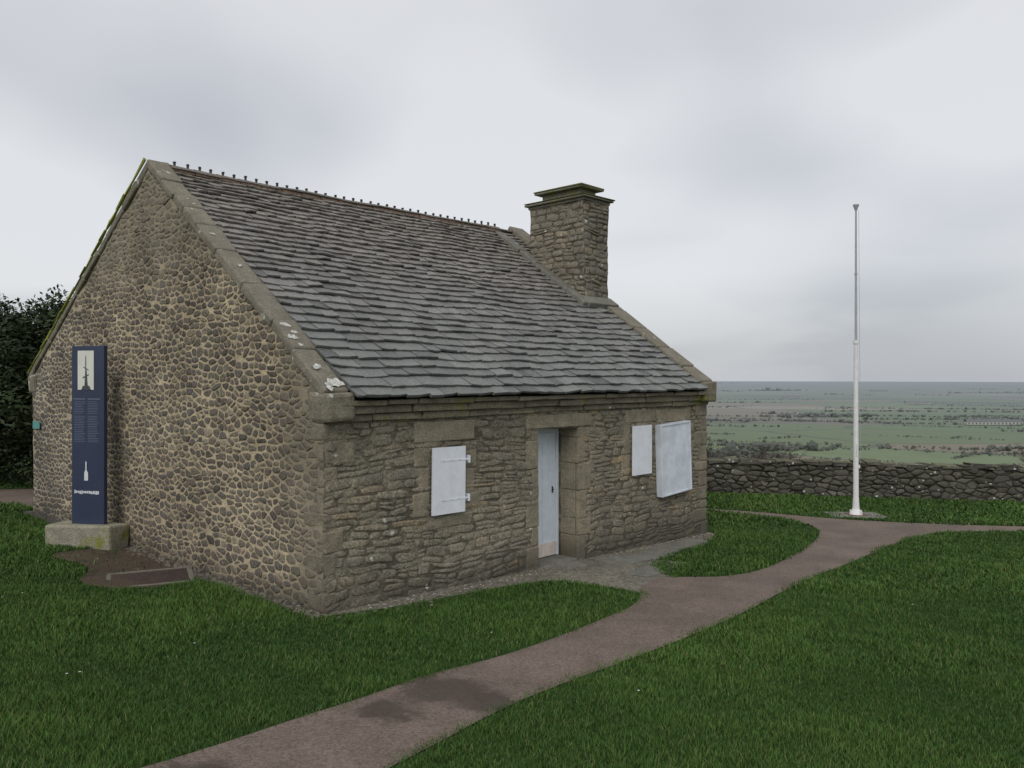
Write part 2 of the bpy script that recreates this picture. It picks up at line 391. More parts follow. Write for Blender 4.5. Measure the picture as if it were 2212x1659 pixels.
while z<2.1:
    z1=min(z+random.uniform(.12,.28),2.12); w2=(.26,.45)[k%2]*random.uniform(.8,1.1); w1=(.36,.18)[k%2]*random.uniform(.7,1.2)
    wbox(q,(7.84-w2,-.016,z+.005),(7.835,.05,z1-.005),.012)
    c_=Vector((0,0,(z+z1)/2)); o_=wob(c_)-c_
    q.box((-.011,-.011,z+.005),(w1,(.15,.32)[k%2]*random.uniform(.8,1.2),z1-.005),M=Matrix.Translation(o_),jit=.013)
    z=z1;k+=1
q.obj('corner_stones',M_corner,cot,bevel=.028)

c=MB()
for (z0,z1,pr) in[(2.10,2.18,.055),(2.182,2.275,.11),(2.278,2.335,.17)]:
    u=-.03
    while u<W:
        u1=min(u+random.uniform(.3,.9),W+.03)
        if W-u1<.3:u1=W+.03
        e=random.uniform(-.018,.018)
        c.box((u+.003,-pr+e,z0),(u1-.003,.1,z1),jit=.008); u=u1
c.obj('eaves_cornice',M_cornice,cot,bevel=.014)

def coping(name,u0,u1,va,za,vb,zb,mat,th=.11,seg=.6,lift=0,parent=cot):
    c=MB(); d=Vector((0,vb-va,zb-za)); L=d.length; d.normalize(); n=Vector((0,-d.z,d.y)) if d.y>0 else Vector((0,d.z,-d.y))
    if n.z<0:n=-n
    s=0
    while s<L-.02:
        s1=min(s+random.uniform(seg*.6,seg*1.4),L)
        if L-s1<.25:s1=L
        M=Matrix(((1,0,0,0),(0,d.y,n.y,va),(0,d.z,n.z,za),(0,0,0,1)))
        e=random.uniform(-.016,.016)
        c.box((u0+e,s+.002,-th+lift),(u1+e*.5,s1-.002,.0+lift+e*.6),M=M,jit=.010); s=s1
    return c.obj(name,mat,parent,bevel=.025)
coping('gable_coping',-.04,.26,-.10,2.45,VP+.02,5.72,M_coping)
coping('gable_coping_rear_slope',-.04,.28,D+.15,2.64,VP+.02,5.72,M_coping)
coping('mossy_edge',-.06,-.02,D+.15,2.665,VP+.1,5.745,M_copmoss,th=.022,seg=.3)
c=MB(); c.box((-.05,-.17,2.12),(.29,.25,2.43),jit=.02); c.box((-.045,D-.2,2.3),(.3,D+.16,2.62),jit=.02)
c.obj('kneeler_stones',M_copinglich,cot,bevel=.04)
coping('far_verge_coping',7.45,7.87,-.12,2.52,VP,5.76,M_coping,th=.2)
c=MB(); c.box((7.5,-.18,2.15),(7.88,.3,2.5),jit=.015); c.obj('far_kneeler',M_cornice,cot,bevel=.03)
def blob(MBo,s,r,u0,zz):
    n=len(MBo.V); k=17
    d=Vector((0,4.57,3.27)).normalized(); nn=Vector((0,-d.z,d.y)); O=Vector((0,-.10,2.45)); ph=random.uniform(0,6)
    for i in range(k):
        a=2*math.pi*i/k; rr=r*(.8+.25*math.sin(2*a+ph)+.15*math.sin(5*a+ph*2))
        MBo.V.append(O+Vector((u0+rr*math.cos(a),0,0))+d*(s+rr*1.2*math.sin(a))+nn*zz)
    MBo.F.append(tuple(range(n,n+k))); MBo.I.append(0)

def roof(name,O,d,n,L,u0,u1):
    s=-.03; mb=MB()
    while s<L-.03:
        t=s/L; e=.205*(1-t)+.135*t; e*=random.uniform(.9,1.1)
        u=u0-random.uniform(0,.15); crs=random.uniform(.93,1.07)
        while u<u1:
            w=random.uniform(.17,.38)*(1-t)+random.uniform(.11,.24)*t
            a=max(u,u0);b_=min(u+w,u1)
            if b_-a>.03:
                def P(uu,ss,hh):
                    sag=-.05*math.sin(math.pi*(uu-u0)/(u1-u0))*math.sin(math.pi*min(max(ss/L,0),1))+.018*mnoise.noise(Vector((uu*1.3,ss*1.3,3)))
                    return O+Vector((uu,0,0))+d*(ss+.034*mnoise.noise(Vector((uu*.9,ss*2,7))))+n*(hh+sag)
                th=random.uniform(.026,.040); h=.068+random.uniform(-.005,.016)
                lj=random.uniform(-.017,.017)
                g=random.uniform(.002,.006)
                bl=random.uniform(-.014,.014); mid=random.uniform(-.014,.005)
                ls=[(a+g,s+lj+bl),((a+b_)/2,s+lj+mid),(b_-g,s+lj-bl)]
                hs=[h+random.uniform(-.007,.007) for _ in range(3)]
                k=len(mb.V)
                up=[(b_-g,s+e*1.9),(a+g,s+e*1.9)]
                pts=ls+up; hh=hs+[.012,.012]
                mb.V+=[P(x,y,z-th) for (x,y),z in zip(pts,hh)]+[P(x,y,z) for (x,y),z in zip(pts,hh)]
                mb.F+=[(k+4,k+3,k+2,k+1,k),(k+5,k+6,k+7,k+8,k+9)]+[(k+i,k+(i+1)%5,k+5+(i+1)%5,k+5+i) for i in range(5)]; mb.I+=[0]*7
                g0=random.uniform(.15,.22)*crs; tt=min(1,max(0,t*1.4-.15+random.uniform(-.2,.2)))
                base=np.array([.96,1.0,.965])*(1-tt)+np.array([1.10,1.0,.89])*tt
                if random.random()<.06: g0*=.68
                cc=base*g0
                mb.C+=[(*(cc*.5),1)]*5+[(*cc,1)]*5
            u+=w
        s+=e
    return mb.obj(name,M_slate,cot)
th=math.atan2(5.60-2.37,VP+.2); d=Vector((0,math.cos(th),math.sin(th))); n=Vector((0,-math.sin(th),math.cos(th)))
LF=math.hypot(5.60-2.37,VP+.2)
roof('roof_slates',Vector((0,-.2,2.35)),d,n,LF,.25,7.47)
LB=math.hypot(5.60-2.62,D+.15-VP); d2=Vector((0,-(D+.15-VP)/LB,(5.60-2.62)/LB)); n2=Vector((0,d2.z,-d2.y)); n2=n2 if n2.z>0 else -n2
roof('rear_roof_slates',Vector((0,D+.15,2.60)),d2,n2,LB,.27,7.47)
V=[(.05,-.12,2.31),(7.8,-.12,2.31),(7.8,VP,5.50),(.05,VP,5.50),(.05,D+.1,2.55),(7.8,D+.1,2.55)]
mk('roof_deck',V,[(0,1,2,3),(3,2,5,4)],M_deck,cot)
r=MB(); u=.27
while u<7.05:
    u1=u+.36; k=len(r.V); sg=8
    for uu,rr in((u,.095),(u1-.01,.088)):
        for i in range(sg+1):
            a=math.pi*(i/sg)*1.1-.157; r.V.append(Vector((uu,VP+rr*1.15*math.cos(a),5.60-.035*math.sin(math.pi*(uu-.3)/6.9)+rr*math.sin(a))))
    for i in range(sg): r.F.append((k+i,k+i+1,k+sg+2+i,k+sg+1+i)); r.I.append(0)
    r.F.append(tuple(range(k,k+sg+1))); r.I.append(0)
    u=u1
r.obj('ridge_tiles',M_ridge,cot)
r=MB()
for i in range(37):
    uu=.36+i*.185+random.uniform(-.01,.01); zz=5.68-.035*math.sin(math.pi*(uu-.3)/6.9)
    tp=random.uniform(.058,.072)
    r.box((uu-.013,VP-.015,zz),(uu+.013,VP+.015,zz+tp-.018),jit=.002)
    r.box((uu-.017,VP-.018,zz+tp-.017),(uu+.017,VP+.018,zz+tp+.006),jit=.003)
r.obj('ridge_crests',M_iron,cot)

cu0,cu1,cv0,cv1,cz=7.0,7.74,2.08,3.43,5.93
ca=.032
parts=[grid(lambda v,z:(cu0,v,z),lin([cv0,cv1],.07),lin([3.2,cz],.07),amp=ca),grid(lambda v,z:(cu1,v,z),lin([cv0,cv1],.07),lin([3.2,cz],.07),amp=ca),
 grid(lambda u,z:(u,cv0,z),lin([cu0,cu1],.07),lin([3.2,cz],.07),amp=ca),grid(lambda u,z:(u,cv1,z),lin([cu0,cu1],.07),lin([3.2,cz],.07),amp=ca)]
V,F=merge(parts); mk('chimney_stack',V,F,C_mo,cot)
mb=MB(); kw=dict(ch=(.07,.15),sw=(.13,.36),gap=.012,relief=.014,warp=.04,amp=ca,sq=4,split=.2,rough=.14); zt_=lambda h:5.88
masonry(mb,lambda h,z:(cu0,h,z),(-1,0,0),cv0,cv1,3.2,zt_,seed=61,**kw); masonry(mb,lambda h,z:(cu1,h,z),(1,0,0),cv0,cv1,3.2,zt_,seed=71,**kw)
masonry(mb,lambda h,z:(h,cv0,z),(0,-1,0),cu0,cu1,3.2,zt_,seed=81,**kw); masonry(mb,lambda h,z:(h,cv1,z),(0,1,0),cu0,cu1,3.2,zt_,seed=91,**kw)
mb.obj('chimney_stones',C_st,cot,smooth=True)
c=MB(); c.box((cu0-.09,cv0-.09,5.93),(cu1+.09,cv1+.09,5.975),jit=.012); c.box((cu0-.03,cv0-.03,5.88),(cu1+.03,cv1+.03,5.928),jit=.01)
c.box((cu0+.13,cv0+.2,5.977),(cu1-.13,cv1-.2,6.15),jit=.01)
c.box((cu0+.02,cv0+.08,6.152),(cu1-.02,cv1-.08,6.195),jit=.01)
c.obj('chimney_cap',M_cap,cot,bevel=.012)
c=MB(); c.box((cu0-.1,cv0-.1,5.976),(cu1+.1,cv1+.1,5.992),jit=.008); c.box((cu0+.01,cv0+.07,6.196),(cu1-.01,cv1-.07,6.213),jit=.008)
c.obj('chimney_moss',dressed_mat('cap_moss',(.19,.20,.06),(.165,.18,.07)),cot,bevel=.006)
def slopebox(mb,u0,u1,s0,s1,h0,h1):
    k=len(mb.V); O=Vector((0,-.2,2.37))
    for hh in(h0,h1):
        for (uu,ss) in((u0,s0),(u1,s0),(u1,s1),(u0,s1)): mb.V.append(O+Vector((uu,0,0))+d*ss+n*hh)
    mb.F+=[tuple(k+q for q in f) for f in BF]; mb.I+=[0]*6
c=MB(); s=2.62
while s<5.35:
    slopebox(c,6.78+random.uniform(-.03,.03),7.02,s,min(s+.5,5.4)-.003,.0,.10+random.uniform(-.01,.01)); s+=.5
slopebox(c,6.9,7.8,2.58,2.85,.0,.13)
c.obj('chimney_flashing',M_cement,cot,bevel=.02)

def shutter(name,u0,u1,z0,z1,planks=3,hinge=True,mat=M_white,th=.03,rot=0,v=-.065):
    mb=MB(); w=(u1-u0)/planks
    cx=(u0+u1)/2;czz=(z0+z1)/2
    M=Matrix.Translation((cx,0,czz))@Matrix.Rotation(rot,4,'Y')@Matrix.Translation((-cx,0,-czz))
    for i in range(planks): mb.box((u0+i*w+.0006,v,z0),(u0+(i+1)*w-.0006,v+th,z1),M=M,mi=0)
    if hinge:
        for zz in(z0+.16*(z1-z0)+.04,z1-.2*(z1-z0)):
            mb.box((u0+.12,v-.004,zz-.012),(u1+.05,v-.0005,zz+.012),M=M,mi=0)
            mb.box((u1+.045,v-.012,zz-.045),(u1+.07,.0,zz+.045),M=M,mi=0)
            for k in range(3): mb.box((u0+.16+k*.13,v-.008,zz-.004),(u0+.168+k*.13,v-.0035,zz+.004),M=M,mi=1)
    return mb.obj(name,mat,cot,bevel=.002,mats=[mat,M_rust])
shutter('window_shutter_left',1.464,1.989,.935,1.74,rot=.012)
shutter('window_shutter_right',5.54,6.047,1.05,1.82,hinge=False)
mb=MB()
cx,czz=6.7,1.245; M=Matrix.Translation((cx,0,czz))@Matrix.Rotation(-.05,4,'Y')@Matrix.Translation((-cx,0,-czz))
u0,u1,z0,z1=6.28,7.12,.69,1.80
for i in range(3): mb.box((u0+i*.28,-.10,z0),(u0+(i+1)*.28-.003,-.075,z1),M=M)
for a,b_ in(((u0-.03,-.115,z0-.03),(u0,-.0,z1+.03)),((u1,-.115,z0-.03),(u1+.03,0,z1+.03)),((u0,-.115,z0-.03),(u1,-.0,z0)),((u0,-.115,z1),(u1,0,z1+.03))): mb.box(a,b_,M=M)
mb.obj('window_board',M_board,cot,bevel=.004)
mb=MB(); zb=-.02
mb.box((DU0+.005,.36,zb),(DU0+.07,.41,DZ-.01)); mb.box((DU1-.07,.36,zb),(DU1-.02,.41,DZ-.01)); mb.box((DU0+.07,.36,DZ-.08),(DU1-.07,.41,DZ-.01))
w=(DU1-DU0-.15)/5
for i in range(5): mb.box((DU0+.075+i*w+.002,.375,zb+.2),(DU0+.075+(i+1)*w-.002,.40,DZ-.085))
mb.obj('door_leaf',M_door,cot,bevel=.004)
mb=MB(); mb.box((DU0+.075,.36,zb+.01),(DU1-.075,.39,zb+.2)); mb.obj('door_kickboard',M_kick,cot,bevel=.004)
mb=MB(); mb.box((DU1-.163,.357,.90),(DU1-.147,.374,.99)); mb.tube((DU1-.155,.37,.95),(DU1-.155,.33,.95),.006,.006); mb.tube((DU1-.155,.332,.95),(DU1-.21,.332,.95),.006,.006); mb.obj('door_handle',M_iron,cot)
mb=MB(); mb.box((DU0+.02,.0,-.14),(DU1-.02,.40,-.022),jit=.006); mb.box((DU0-.02,-.33,-.16),(DU1-.2,-.02,-.030),jit=.012); mb.box((DU0+.25,-.70,-.18),(DU1+.1,-.34,-.045),jit=.02); mb.box((DU0-.15,-.72,-.18),(DU0+.23,-.35,-.05),jit=.02)
mb.obj('door_step',M_cement,cot,bevel=.015)
mb=MB(); mb.box((-.06,9.25,1.62),(-.045,9.62,1.75)); mb.obj('wall_plaque',M_teal,cot)
lb=MB()
for (s,r_,u0_) in[(.12,.10,.13),(.42,.055,.06),(.05,.06,.02),(1.0,.06,.05),(1.25,.05,.09),(1.1,.04,.12),(2.6,.03,.1),(3.4,.035,.06)]: blob(lb,s,r_,u0_,.014)
lb.obj('lichen_patches',plain('white_lichen',(.46,.46,.42),.95,.4,35),cot)

# ------------------------------------------------------------ ground
m,N,b=newmat('terrain',.95,.1); M_terr=m
sx=N.n('ShaderNodeSeparateXYZ',{0:N.pos})
dist=N.vmath('LENGTH',N.pos)
def haze(N,col):  # aerial haze painted into the base colour, stronger with distance from the origin
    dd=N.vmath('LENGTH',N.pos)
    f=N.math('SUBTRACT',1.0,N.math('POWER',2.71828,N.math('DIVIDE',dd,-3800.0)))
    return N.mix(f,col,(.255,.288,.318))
nearc=N.mix(N.mr(N.noise(N.pos,1.2,5).outputs[0],.35,.65),(.024,.052,.013),(.033,.065,.016))
nearc=N.mix(N.mr(N.noise(N.pos,30,4).outputs[0],.5,.75,0,.25),nearc,(.035,.04,.014))
flat=N.n('ShaderNodeCombineXYZ',{0:sx.outputs[0],1:sx.outputs[1],2:0.0}).outputs[0]
fv=N.vmath('ADD',flat,N.vmath('SCALE',N.noise(flat,.003,2).outputs['Color'],90.0))
fvr=N.n('ShaderNodeVectorRotate',{0:fv},rotation_type='Z_AXIS'); fvr.inputs['Angle'].default_value=.22
vv=N.vmath('MULTIPLY',fvr.outputs[0],(.6,1,1))
cA=N.n('ShaderNodeSeparateColor',{0:N.vor(vv,.0046,rand=.9).outputs['Color']}); eA=N.vor(vv,.0046,'DISTANCE_TO_EDGE',rand=.9).outputs['Distance']
st=[(0,(.12,.155,.055)),(.18,(.085,.105,.048)),(.32,(.20,.16,.10)),(.44,(.105,.16,.05)),(.58,(.17,.145,.10)),(.68,(.09,.12,.048)),(.8,(.145,.19,.075)),(.93,(.27,.235,.165))]
fcol=N.ramp(cA.outputs[0],st,'CONSTANT')
fcol=N.mix(N.mr(N.noise(flat,.015,5,.7).outputs[0],.35,.7,0,.25),fcol,(.085,.092,.052))
fcol=N.mix(N.mr(eA,.03,.014,0,.6),fcol,(.055,.062,.04))
fcol=N.mix(N.mr(N.noise(N.vmath('MULTIPLY',flat,(.45,1,1)),.0020,6,.65).outputs[0],.55,.62,0,.55),fcol,(.085,.088,.06))
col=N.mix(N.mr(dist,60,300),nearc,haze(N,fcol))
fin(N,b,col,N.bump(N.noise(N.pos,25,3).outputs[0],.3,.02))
radii=[0,10,20,26,30,35,40,50,60,75,90,110,130,160,190,220,260,320,400,500,700,1000,1500,2200,3200,4500,6500,9000,12700]
ns=96
def terr(x,y):
    s=max(y-24,abs(x)-60,-y-50,0)/230; s=min(s,1); sm=s*s*(3-2*s)
    xc=max(-60,min(60,x)); yc=max(-50,min(24,y))
    return gz(xc,yc)-77*sm
V=[(0,10,gz(0,10))];F=[]
for r_ in radii[1:]:
    for i in range(ns):
        a=2*math.pi*i/ns; x=r_*math.cos(a);y=10+r_*math.sin(a); V.append((x,y,terr(x,y)))
for i in range(ns): F.append((0,1+i,1+(i+1)%ns))
for k in range(len(radii)-2):
    for i in range(ns):
        j=(i+1)%ns; a=1+k*ns; F.append((a+i,a+ns+i,a+ns+j,a+j))
mk('ground',V,F,M_terr,None,True)

def chaikin(P,it=2):
    for _ in range(it):
        Q=[]
        for i in range(len(P)):
            a=P[i];b_=P[(i+1)%len(P)]
            Q+=[(a[0]*.75+b_[0]*.25,a[1]*.75+b_[1]*.25),(a[0]*.25+b_[0]*.75,a[1]*.25+b_[1]*.75)]
        P=Q
    return P
def sheet(name,P,mat,off):
    tris=tessellate_polygon([[Vector((x,y,0)) for x,y in P]])
    Vs=[(x,y,gz(x,y)+off) for x,y in P]; Fs=[]
    for t in tris:
        a,b_,c_=[P[i] for i in t]
        ar=(b_[0]-a[0])*(c_[1]-a[1])-(b_[1]-a[1])*(c_[0]-a[0])
        if abs(ar)<1e-9: continue
        Fs.append(tuple(t) if ar>0 else tuple(reversed(t)))
    return mk(name,Vs,Fs,mat)
path=[(-3.4,3.0),(-1.9,3.6),(-.745,5.09),(-.056,6.10),(.352,6.556),(1.358,7.567),(2.496,8.84),(3.654,10.41),(5.10,12.0),(6.88,14.09),(7.92,14.83),(9.55,15.1),(20,15.2),(20,15.6),
 (9.87,15.62),(8.49,15.75),(7.24,15.95),(5.97,16.47),(5.28,17.0),(4.0,17.5),(0,19.5),(-.2,19.1),(3.7,17.25),(4.73,16.77),(5.45,16.23),(5.66,15.53),(5.63,14.84),(5.25,13.84),(4.195,12.16),(3.40,11.13),(2.778,10.71),(2.286,10.68),
 (1.9,10.6),(1.55,10.0),(1.53,9.59),(1.38,9.15),(.949,8.56),(.423,7.87),(-.149,7.22),(-.75,6.75),(-1.099,6.284),(-1.548,5.814),(-1.923,5.375),(-2.3,5.0),(-3.8,3.6)]
pathP=chaikin(path)
apron=[(-2.1,8.5),(-1.95,8.5),(-1.25,8.95),(-.7,9.45),(.05,10.1),(.5,10.35),(.9,10.2),(1.34,9.98),(1.5,9.7),(1.7,10.1),(2.0,10.6),(2.2,10.75),(1.7,11.0),(2.086,11.81),(2.757,12.69),(3.6,13.95),(3.5,14.45),(3.2,14.2),(-1.9,8.8)]
apronP=chaikin(apron,1)
Rv=(.691,.723); Lv=(-.7225,.6913)
def loc2w(u,v): return (-1.993+Rv[0]*u+Lv[0]*v, 8.59+Rv[1]*u+Lv[1]*v)
trench=[loc2w(.1,-.06),loc2w(-.14,-.06),loc2w(-.2,1.5),loc2w(-.26,3),loc2w(-.25,4.2),loc2w(-.3,5.3),loc2w(-.2,9.9),loc2w(.1,9.9)]
earth=chaikin([(-6.6,11.3),(-6.2,11.9),(-5.2,11.8),(-3.7,10.25),(-4.3,9.45),(-5.25,9.65),(-5.5,10.7)])
lpath=[(-9.0,15.5),(-9.9,16.2),(-10.6,16.1),(-14,15.6),(-18,15.4),(-18,18.0),(-12,18.4),(-9,19.5),(-8,16.5)]
def gravel_mat(name,c1,c2,dark=None,sc=90):
    m,N,b=newmat(name,.9,.25)
    v1=N.vor(N.pos,sc,'F1','3D'); n1=N.noise(N.pos,1.1,5,.65).outputs[0]; n2=N.noise(N.pos,140,3).outputs[0]
    col=N.mix(N.n('ShaderNodeSeparateColor',{0:v1.outputs['Color']}).outputs[0],c1,c2)
    col=N.mix(1,col,N.grey(N.mr(n1,.3,.7,.78,1.14)),'MULTIPLY')
    n3=N.noise(N.vmath('ADD',N.pos,(11,4,0)),3.3,6,.7).outputs[0]
    col=N.mix(N.mr(n3,.54,.68,0,.25),col,tuple(c*.6 for c in c1))
    if dark:
        fl=N.vmath('ADD',N.vmath('MULTIPLY',N.pos,(1,1,0)),N.vmath('MULTIPLY',N.vmath('SUBTRACT',N.noise(N.pos,2.5,5,.65).outputs['Color'],(.5,.5,.5)),(.8,.8,0)))
        for (p,r_) in dark:
            col=N.mix(N.mr(N.vmath('DISTANCE',fl,p),r_,r_*.5,0,.75),col,(.05,.039,.031))
    fin(N,b,col,N.bump(N.math('ADD',v1.outputs['Distance'],n2),.6,.01)); return m
M_path=gravel_mat('path_gravel',(.118,.088,.071),(.21,.167,.140),dark=[((-.55,6.45,0),.48),((-.1,6.15,0),.34),((-.95,6.0,0),.28),((-1.9,4.9,0),.34)],sc=75)
M_apron=gravel_mat('apron_stones',(.11,.10,.08),(.24,.22,.175),sc=28)
M_earth=gravel_mat('bare_earth',(.06,.042,.03),(.10,.075,.052),sc=60)
M_trench=gravel_mat('trench_gravel',(.05,.045,.04),(.13,.12,.105),sc=30)
sheet('footpath',pathP,M_path,.012); sheet('stone_apron',apronP,M_apron,.006)
sheet('drainage_strip',trench,M_trench,.006); sheet('bare_earth',earth,M_earth,.010); sheet('footpath',lpath,M_path,.012)
hx,hy=-4.50,10.08
hat=empty('ground_hatch',(hx,hy,gz(hx,hy)),math.radians(25))
mb=MB(); mb.box((-.5,-.42,-.03),(.5,-.36,.022));mb.box((-.5,.36,-.03),(.5,.42,.022));mb.box((-.5,-.36,-.03),(-.44,.36,.022));mb.box((.44,-.36,-.03),(.5,.36,.022)); mb.obj('frame',dressed_mat('frame_concrete',(.22,.205,.165),(.19,.18,.15)),hat,bevel=.008)
mb=MB(); mb.box((-.44,-.36,-.03),(.44,.36,.014)); 
for k in range(11): mb.box((-.42,-.33+k*.06,.014),(.42,-.31+k*.06,.019))
mb.obj('plate',M_hatch,hat)
mb=MB()
for (u,v,su,sv) in[(4.75,-.45,.35,.25),(5.3,-.5,.4,.2),(5.9,-.4,.35,.22),(6.5,-.38,.4,.2),(4.9,-1.0,.3,.22),(4.3,-1.15,.28,.2)]:
    x,y=loc2w(u,v); 
    M=Matrix.Translation((x,y,gz(x,y)))@Matrix.Rotation(math.radians(46.3+random.uniform(-6,6)),4,'Z'); mb.box((-su,-sv,-.02),(su,sv,.018),M=M,jit=.03)
mb.obj('paving_slabs',M_cement,None,bevel=.01)
def stones(name,pts,mat,r0,r1):
    V=[];F=[]
    bm=bmesh.new(); bmesh.ops.create_icosphere(bm,subdivisions=1,radius=1); bv=[v.co.copy() for v in bm.verts]; bf=[tuple(v.index for v in f.verts) for f in bm.faces]; bm.free()
    for (x,y) in pts:
        r_=random.uniform(r0,r1); k=len(V); z=gz(x,y)+r_*.3
        for v in bv:
            vv=v*r_*random.uniform(.7,1.2); V.append((x+vv.x,y+vv.y,z+vv.z*.65))
        F+=[tuple(k+i for i in f) for f in bf]
    return mk(name,V,F,mat)
pts=[loc2w(random.uniform(.5,3.2),-abs(random.gauss(.15,.09))) for _ in range(190)]+[loc2w(random.uniform(4.5,7.9),-abs(random.gauss(.12,.08))) for _ in range(160)]
stones('chalk_gravel',pts,plain('chalk',(.36,.35,.31),.9,.3,30),.006,.016)
pts=[loc2w(-abs(random.gauss(.10,.06)),random.uniform(-.1,5)) for _ in range(500)]+[loc2w(random.uniform(0,7.8),-abs(random.gauss(.15,.12))) for _ in range(600)]
stones('dark_gravel',pts,plain('dark_pebbles',(.14,.125,.10),.9,.4,30),.010,.032)

# ------------------------------------------------------------ grass
def inpoly(x,y,P):
    r_=np.zeros(len(x),bool); n=len(P)
    for i in range(n):
        x0,y0=P[i];x1,y1=P[(i+1)%n]
        if y0==y1: continue
        c=((y0>y)!=(y1>y))&(x<(x1-x0)*(y-y0)/(y1-y0)+x0); r_^=c
    return r_
def snoise(x,y,f,seed=0):
    r=np.random.default_rng(seed); o=np.zeros_like(x)
    for k in range(7):
        a=r.uniform(0,6.28); ff=f*r.uniform(.6,1.8); o+=np.sin(x*ff*math.cos(a)+y*ff*math.sin(a)+r.uniform(0,6.28)+1.3*np.sin(y*ff*.7+k))
    return o/7**.5*.7
foot=[loc2w(-.03,-.03),loc2w(7.9,-.03),loc2w(7.9,9.9),loc2w(-.03,9.9)]
hatchP=[(-5.1,9.95),(-4.72,10.75),(-3.85,10.2),(-4.3,9.5)]
def scat(y0,y1,dens,zone):
    wmax=.80*y1+2; nn=int((y1-y0)*2*wmax*dens)
    x=rng.uniform(-wmax,wmax,nn); y=rng.uniform(y0,y1,nn)
    k=(np.abs(x)<.76*y+1.2); x=x[k];y=y[k]
    bad=np.zeros(len(x),bool)
    jx=x+rng.normal(0,.035,len(x))+.05*snoise(x,y,4,21); jy=y+rng.normal(0,.035,len(x))+.05*snoise(x,y,4,22)
    for P in(pathP,apronP,trench,lpath): bad|=inpoly(jx,jy,P)
    bad|=inpoly(x,y,foot)|inpoly(x,y,hatchP)
    e=inpoly(x,y,earth)&(rng.random(len(x))<.93); bad|=e
    x=x[~bad];y=y[~bad]
    return x,y,np.full(len(x),zone)
Z=[scat(3.8,7,7000,0),scat(7,10,3800,1),scat(10,15,2200,2),scat(15,22.5,600,3)]
x=np.concatenate([z[0] for z in Z]);y=np.concatenate([z[1] for z in Z]);zn=np.concatenate([z[2] for z in Z])
nB=len(x); print('blades',nB)
patch=snoise(x,y,1.3,1); patch2=snoise(x,y,5,2); fine=snoise(x,y,16,3); wide=snoise(x,y,.45,5)
hgt=(.023+.006*patch+.009*patch2+.011*np.clip(fine,0,1))*rng.uniform(.6,1.5,nB)+.013
tall=rng.random(nB)<.012; hgt[tall]*=1.8
tuft=np.clip(snoise(x,y,3.1,9)-1.0,0,1); hgt*=1+tuft*1.1
hgt=np.clip(hgt,.013,.11)
wid=np.array([.0024,.0034,.0062,.014])[zn]*rng.uniform(.7,1.3,nB)
hgt=hgt*np.array([1,1.05,1.2,1.35])[zn]
ang=rng.uniform(0,2*np.pi,nB); lean=rng.uniform(.15,1.1,nB)*hgt; la=ang+np.pi/2+rng.normal(0,.5,nB)
dx=np.cos(ang)*wid;dy=np.sin(ang)*wid; lx=np.cos(la)*lean; ly=np.sin(la)*lean
z0=0.07-0.025*(y-8.6)-0.018*(x+2)
Vv=np.zeros((nB,5,3),np.float32)
Vv[:,0]=np.stack([x-dx,y-dy,z0-.003],1);Vv[:,1]=np.stack([x+dx,y+dy,z0-.003],1)
Vv[:,2]=np.stack([x+dx*.7+lx*.35,y+dy*.7+ly*.35,z0+hgt*.6],1);Vv[:,3]=np.stack([x-dx*.7+lx*.35,y-dy*.7+ly*.35,z0+hgt*.6],1)
Vv[:,4]=np.stack([x+lx,y+ly,z0+hgt],1)
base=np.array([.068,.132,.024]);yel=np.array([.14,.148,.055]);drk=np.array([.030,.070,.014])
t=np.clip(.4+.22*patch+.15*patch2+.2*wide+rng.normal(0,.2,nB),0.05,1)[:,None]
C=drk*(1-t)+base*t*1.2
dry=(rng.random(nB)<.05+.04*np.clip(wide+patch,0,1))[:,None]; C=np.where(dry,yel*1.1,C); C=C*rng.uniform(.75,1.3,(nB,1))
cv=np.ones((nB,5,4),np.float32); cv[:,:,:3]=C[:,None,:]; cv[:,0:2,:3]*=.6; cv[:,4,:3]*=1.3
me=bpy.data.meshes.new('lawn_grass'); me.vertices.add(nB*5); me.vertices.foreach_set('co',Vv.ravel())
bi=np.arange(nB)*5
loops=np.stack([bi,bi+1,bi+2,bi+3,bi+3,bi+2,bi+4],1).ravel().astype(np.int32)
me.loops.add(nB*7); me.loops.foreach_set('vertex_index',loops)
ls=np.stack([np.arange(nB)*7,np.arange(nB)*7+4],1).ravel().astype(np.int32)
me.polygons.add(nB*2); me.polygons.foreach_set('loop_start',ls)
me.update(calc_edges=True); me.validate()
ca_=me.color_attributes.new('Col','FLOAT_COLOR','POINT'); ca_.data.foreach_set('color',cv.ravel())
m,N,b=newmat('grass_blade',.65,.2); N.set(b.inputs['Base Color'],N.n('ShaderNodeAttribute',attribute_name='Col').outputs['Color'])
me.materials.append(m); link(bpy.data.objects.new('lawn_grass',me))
dz=MB()
for (xx,yy) in[(-3.6,6.55),(-3.52,6.6),(-5.6,8.9),(-5.5,9.1),(-.2,7.9),(1.0,6.4),(4.6,9.3),(-2.9,7.4)]:
    z_=gz(xx,yy)+.045; kk=len(dz.V)
    for i in range(7):
        a=i/7*6.283; dz.V.append(Vector((xx+.010*math.cos(a),yy+.010*math.sin(a),z_+random.uniform(-.002,.002))))
    dz.F.append(tuple(range(kk,kk+7))); dz.I.append(0)
dz.obj('daisies',plain('daisy_white',(.6,.6,.58)))

